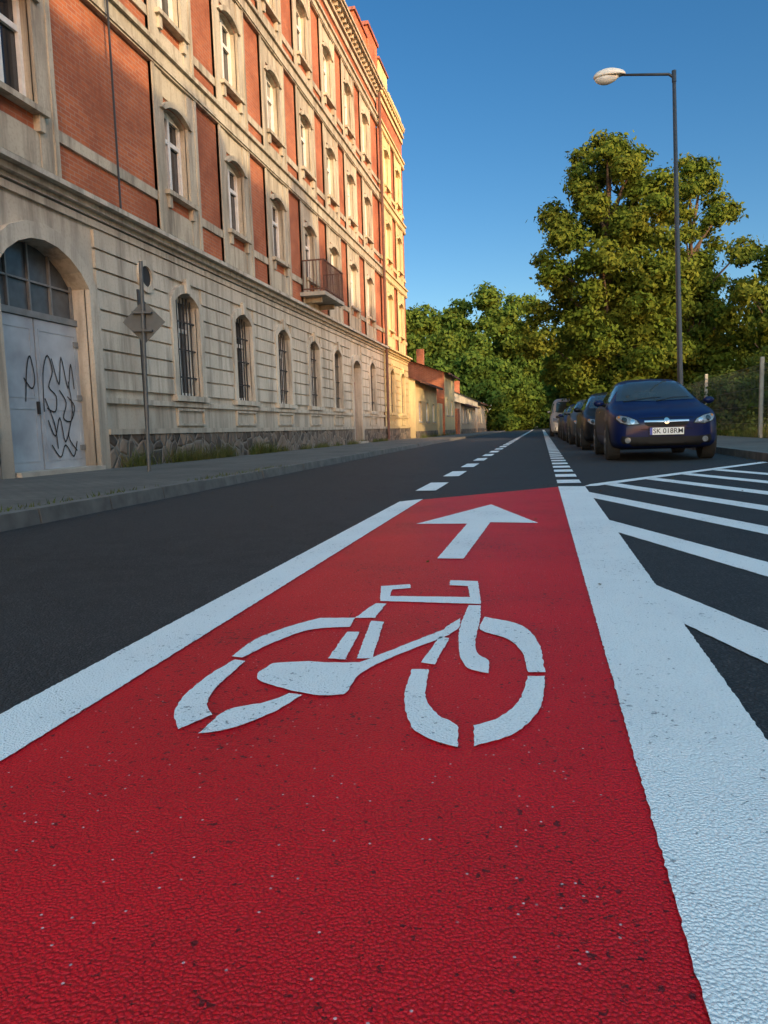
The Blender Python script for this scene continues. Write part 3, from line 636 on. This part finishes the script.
def car(name,x,y,paint,kind='hatch',plate=None,rz=0):
    st=HATCH if kind=='hatch' else VAN; p=empty(name,(x,y,0),rz)
    verts=[];faces=[];m_=10; n=2*(m_-1)
    for (yy,zt,w,zb,zs,wt) in st:
        hf=[(0,zb),(w*.78,zb),(w*.97,zb+.05),(w,.50*(zs/.9)),(w*.99,zs-.10),(w*.962,zs-.015),(w*.925,zs+.008),(wt,zt-.055*(1 if zt-zs>.2 else .4)),(wt*.6,zt-.008),(0,zt)]
        ring=[(a,yy,c) for a,c in hf]+[(-a,yy,c) for a,c in hf[-2:0:-1]]
        verts+=ring
    for i in range(len(st)-1):
        for j in range(n): faces.append((i*n+j,i*n+(j+1)%n,(i+1)*n+(j+1)%n,(i+1)*n+j))
    for base in (0,(len(st)-1)*n):
        for j in range(m_-2): faces.append((base+j,base+j+1,base+n-1-j,base+(n-j)%n) if j else (base,base+1,base+n-1))
    me=bpy.data.meshes.new('body_cage'); me.from_pydata(verts,[],faces)
    bm=bmesh.new(); bm.from_mesh(me); bmesh.ops.recalc_face_normals(bm,faces=bm.faces[:]); bmesh.ops.holes_fill(bm,edges=[e for e in bm.edges if e.is_boundary]); bm.to_mesh(me); bm.free()
    tmp=bpy.data.objects.new('tmp',me); COL.objects.link(tmp); md=tmp.modifiers.new('s','SUBSURF'); md.levels=3; md.render_levels=3
    dg=bpy.context.evaluated_depsgraph_get(); dg.update(); body=bpy.data.meshes.new_from_object(tmp.evaluated_get(dg)); bpy.data.objects.remove(tmp)
    body.materials.clear(); body.materials.append(paint); body.polygons.foreach_set('use_smooth',[True]*len(body.polygons))
    o=bpy.data.objects.new('body',body); COL.objects.link(o); o.parent=p
    bm=bmesh.new(); bm.from_mesh(body); T=BVHTree.FromBMesh(bm); bm.free()
    D=B()
    def patch(out,axis,sgn,k,off=.005,rings=5,sub_=4,ctr=None):
        q=[]
        for i in range(len(out)):
            a,c=out[i],out[(i+1)%len(out)]
            for t in range(sub_): q.append((a[0]+(c[0]-a[0])*t/sub_,a[1]+(c[1]-a[1])*t/sub_))
        cx=sum(a for a,_ in q)/len(q); cz=sum(c for _,c in q)/len(q)
        if ctr: cx,cz=ctr
        def pr(a,c):
            if axis=='y': og=Vector((a,-3 if sgn<0 else 8,c)); dr=Vector((0,1 if sgn<0 else -1,0))
            else: og=Vector((3*sgn,a,c)); dr=Vector((-sgn,0,0))
            h,nn,_,_=T.ray_cast(og,dr)
            if h is None: return None
            if nn.dot(dr)>0: nn=-nn
            return tuple(h+nn*off)
        R=[]
        for r in range(1,rings+1):
            f=r/rings; R.append([pr(cx+(a-cx)*f,cz+(c-cz)*f) for a,c in q])
        c0=pr(cx,cz); m=len(q)
        for i in range(m):
            t=[c0,R[0][i],R[0][(i+1)%m]]
            if None not in t: D.poly(t,k)
            for a,c in zip(R,R[1:]):
                t=[a[i],c[i],c[(i+1)%m],a[(i+1)%m]]
                if None not in t: D.poly(t,k)
    mir=lambda q:[(-a,c) for a,c in q]
    circ=lambda cx,cz,r,n=20:[(cx+r*math.cos(2*math.pi*i/n),cz+r*math.sin(2*math.pi*i/n)) for i in range(n)]
    if kind=='hatch':
        patch([(-.66,1.02),(0,1.0),(.66,1.02),(.64,1.1),(.53,1.37),(0,1.40),(-.53,1.37),(-.64,1.1)],'y',-1,'cglass',.006,8,5)
        for s in (1,-1):
            f=(lambda q:q) if s>0 else mir
            patch(f([(.40,.60),(.44,.67),(.56,.725),(.70,.765),(.765,.75),(.78,.70),(.72,.63),(.58,.585)]),'y',-1,'cblack',.004,4,3)
            patch(f([(.42,.61),(.46,.665),(.57,.715),(.70,.75),(.745,.74),(.755,.70),(.70,.64),(.58,.60)]),'y',-1,'lens',.010,4,3)
            patch(f(circ(.52,.645,.038,10)),'y',-1,'chrome',.014,2,1); patch(f(circ(.64,.675,.042,10)),'y',-1,'glass',.014,2,1); patch(f(circ(.715,.72,.02,8)),'y',-1,'orange',.014,2,1)
            patch(f([(.50,.40),(.68,.42),(.70,.34),(.66,.29),(.50,.29)]),'y',-1,'cblack',.005,3,3); patch(f(circ(.59,.35,.045,12)),'y',-1,'lens',.012,2,1)
            sg=s
            patch([(1.50,1.0),(2.42,1.01),(2.42,1.34),(2.1,1.335),(1.85,1.26)],'x',sg,'cglass',.005,5,5,(2.1,1.15))
            patch([(2.49,1.01),(3.2,1.03),(3.28,1.12),(3.16,1.32),(2.49,1.34)],'x',sg,'cglass',.005,5,5)
            patch([(3.33,1.05),(3.62,1.08),(3.5,1.24),(3.26,1.30)],'x',sg,'cglass',.005,3,3)
            for wy in (.83,3.45):
                patch([q for q in circ(wy,.31,.385,28) ],'x',sg,'cblack',.004,5,1)
            patch([(1.3,.42),(3.0,.42),(3.0,.46),(1.3,.46)],'x',sg,'cblack',.008,2,6); 
            for dy in (1.32,2.45,): patch([(dy,.27),(dy+.008,.27),(dy+.008,.98),(dy,.98)],'x',sg,'cblack',.002,2,6)
            for dy in (2.2,3.15): patch([(dy,.84),(dy+.17,.84),(dy+.17,.87),(dy,.87)],'x',sg,'chrome',.016,2,2)
            patch(f([(.52,.70),(.78,.76),(.76,.98),(.62,.95)]),'y',1,'taill',.006,3,3)
        patch([(-.34,.665),(0,.675),(.34,.665),(.33,.60),(.27,.565),(-.27,.565),(-.33,.60)],'y',-1,'cblack',.005,4,4)
        patch([(-.34,.655),(.34,.655),(.34,.632),(-.34,.632)],'y',-1,'chrome',.018,2,8); patch(circ(0,.642,.042,16),'y',-1,'chrome',.03,3,1)
        patch([(-.56,.40),(.56,.40),(.60,.33),(.52,.25),(-.52,.25),(-.60,.33)],'y',-1,'cblack',.004,4,5)
        patch([(-.76,.525),(.76,.525),(.76,.516),(-.76,.516)],'y',-1,'cblack',.003,2,12)
        patch([(-.42,.70),(0,.715),(.42,.70),(.42,.692),(0,.707),(-.42,.692)],'y',-1,'cblack',.003,2,8)
        patch([(-.5,1.08),(.5,1.08),(.46,1.33),(-.46,1.33)],'y',1,'cglass',.006,5,5)
        wr,wx,wys,mz=.315,.88,(.83,3.45),1.0
        D.tube([(-.55,1.16,1.005),(-.1,1.2,1.06),(.1,1.25,1.07)],[.009,.008,.006],'cblack',5); D.tube([(0,1.14,1.0),(.3,1.2,1.06),(.55,1.25,1.06)],[.009,.008,.006],'cblack',5)
        for s in (1,-1): D.tube([(s*.82,1.52,.95),(s*.90,1.52,.98)],[.03,.03],'cblack',8)
    else:
        patch([(-.78,1.28),(.78,1.28),(.72,1.88),(-.72,1.88)],'y',-1,'cglass',.006,6,6)
        for s in (1,-1):
            f=(lambda q:q) if s>0 else mir
            patch(f([(.5,.72),(.8,.78),(.82,1.0),(.6,.95)]),'y',-1,'lens',.008,3,3)
            patch([(1.2,1.25),(2.1,1.25),(2.1,1.8),(1.6,1.8)],'x',s,'cglass',.005,4,4,(1.8,1.5))
            for wy in (.95,4.0): patch(circ(wy,.34,.42,28),'x',s,'cblack',.004,5,1)
        patch([(-.45,.62),(.45,.62),(.45,.8),(-.45,.8)],'y',-1,'cblack',.006,3,4); patch([(-.7,.3),(.7,.3),(.7,.5),(-.7,.5)],'y',-1,'cblack',.006,3,4)
        wr,wx,wys,mz=.34,.955,(.95,4.0),1.35
    D.build('glass_lights_and_trim',p,True)
    D=B()
    for s in (1,-1):
        for wy in wys:
            D.tube([(s*(wx-.22),wy,wr),(s*(wx-.02),wy,wr),(s*wx,wy,wr)],[wr,wr,wr-.03],'tyre',28)
            D.tube([(s*(wx-.05),wy,wr),(s*(wx+.004),wy,wr)],[.205,.205],'cblack',24)
            for a in range(5):
                A=a*2*math.pi/5+.3; c,sn=math.cos(A),math.sin(A); t=.035
                pts=[(.03,-t),(.2,-t*.8),(.2,t*.8),(.03,t)]
                D.poly([(s*(wx+.010),wy+u*c-v*sn,wr+u*sn+v*c) for u,v in pts],'rim')
            for i in range(24):
                a0,a1=2*math.pi*i/24,2*math.pi*(i+1)/24
                D.poly([(s*(wx+.008),wy+r*math.cos(a),wr+r*math.sin(a)) for r,a in ((.185,a0),(.215,a0),(.215,a1),(.185,a1))],'rim')
            D.tube([(s*wx,wy,wr),(s*(wx+.014),wy,wr)],[.045,.04],'rim',12)
    D.build('wheels',p)
    D=B()
    D.box(-.26,.26,-.030,-.022,.43,.545,'plate'); D.box(-.26,-.22,-.033,-.0301,.43,.545,'blue'); D.box(-.27,.27,-.022,.03,.42,.555,'cblack'); D.build('number_plate',p)
    for s in (1,-1):
        bm=bmesh.new(); bmesh.ops.create_uvsphere(bm,u_segments=14,v_segments=10,radius=1)
        for v in bm.verts:
            v.co=Vector((s*(wx+.06)+v.co.x*.095,1.53+v.co.y*.06,mz+v.co.z*.062))
        me=bpy.data.meshes.new('mirror'); bm.to_mesh(me); bm.free(); me.materials.append(paint); me.polygons.foreach_set('use_smooth',[True]*len(me.polygons)); o=bpy.data.objects.new('mirror',me); COL.objects.link(o); o.parent=p
    if plate:
        cu=bpy.data.curves.new('plate_text','FONT'); cu.body=plate; cu.size=.108; cu.align_x='CENTER'; cu.align_y='CENTER'; cu.extrude=.001; cu.offset=.001
        o=bpy.data.objects.new('number_plate_text',cu); COL.objects.link(o); cu.materials.append(M['black']); o.parent=p; o.location=(.02,-.0335,.487); o.rotation_euler=(math.pi/2,0,0)
    return p
navy=carpaint('navy_paint',(.0025,.008,.050)); grey=carpaint('grey_paint',(.05,.053,.058)); blk=carpaint('black_paint',(.007,.007,.009)); sil=carpaint('silver_paint',(.25,.26,.27)); wht=carpaint('white_paint',(.4,.4,.4)); red=carpaint('red_paint',(.2,.015,.015))
car('parked_car',1.98,12.7,navy,plate='SK 018RM')
car('parked_car',1.85,18.3,blk,plate='SK 45R7')
car('parked_car',1.75,23.6,grey); car('parked_car',1.7,29,navy); car('parked_car',1.7,34.6,blk)
car('parked_van',1.45,41,wht,'van'); car('parked_car',1.8,48,red); car('parked_car',1.9,54.5,sil); car('parked_car',2.0,61,grey)
# ------------------------------------------------------------------ light, sky, camera
sx,sy=.7,-.714; el=math.radians(17)
w=bpy.data.worlds.new('World'); SC.world=w; w.use_nodes=True; n=w.node_tree.nodes; l=w.node_tree.links
sk=n.new('ShaderNodeTexSky'); sk.sky_type='NISHITA'; sk.sun_disc=False; sk.sun_elevation=el; sk.sun_rotation=math.atan2(sx,sy)
sk.air_density=1.0; sk.dust_density=.4; sk.ozone_density=2.5
hs=n.new('ShaderNodeHueSaturation'); hs.inputs['Saturation'].default_value=1.3; l.new(sk.outputs[0],hs.inputs['Color'])
# added warm sky gain overhead and behind the camera, lifts the shaded street (depends only on direction, seen the same by everything)
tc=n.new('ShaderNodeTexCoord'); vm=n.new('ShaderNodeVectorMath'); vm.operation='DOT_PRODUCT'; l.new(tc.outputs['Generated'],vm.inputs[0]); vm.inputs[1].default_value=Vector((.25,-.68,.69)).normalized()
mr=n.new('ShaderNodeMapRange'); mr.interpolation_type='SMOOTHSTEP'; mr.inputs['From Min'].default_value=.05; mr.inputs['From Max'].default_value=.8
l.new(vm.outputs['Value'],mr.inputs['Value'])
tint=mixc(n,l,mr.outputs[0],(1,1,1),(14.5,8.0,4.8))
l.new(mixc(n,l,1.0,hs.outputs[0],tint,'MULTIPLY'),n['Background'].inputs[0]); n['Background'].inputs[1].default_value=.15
L=bpy.data.lights.new('sun','SUN'); L.energy=5.0; L.angle=math.radians(.5); L.color=(1,.76,.44)
so=bpy.data.objects.new('sun',L); COL.objects.link(so)
d=Vector((sx*math.cos(el),sy*math.cos(el),math.sin(el))); so.rotation_euler=d.to_track_quat('Z','Y').to_euler(); so.location=(20,-20,30)
cam=bpy.data.objects.new('camera',bpy.data.cameras.new('camera')); COL.objects.link(cam); SC.camera=cam
R=Matrix.Rotation(math.radians(12.1),4,'Z')@Matrix.Rotation(math.radians(90-6.33),4,'X')@Matrix.Rotation(math.radians(-1.72),4,'Z')
cam.matrix_world=Matrix.Translation((0,0,.64))@R
cam.data.sensor_fit='VERTICAL'; cam.data.sensor_height=36; cam.data.lens=26.02; cam.data.clip_end=3000; cam.data.clip_start=.02
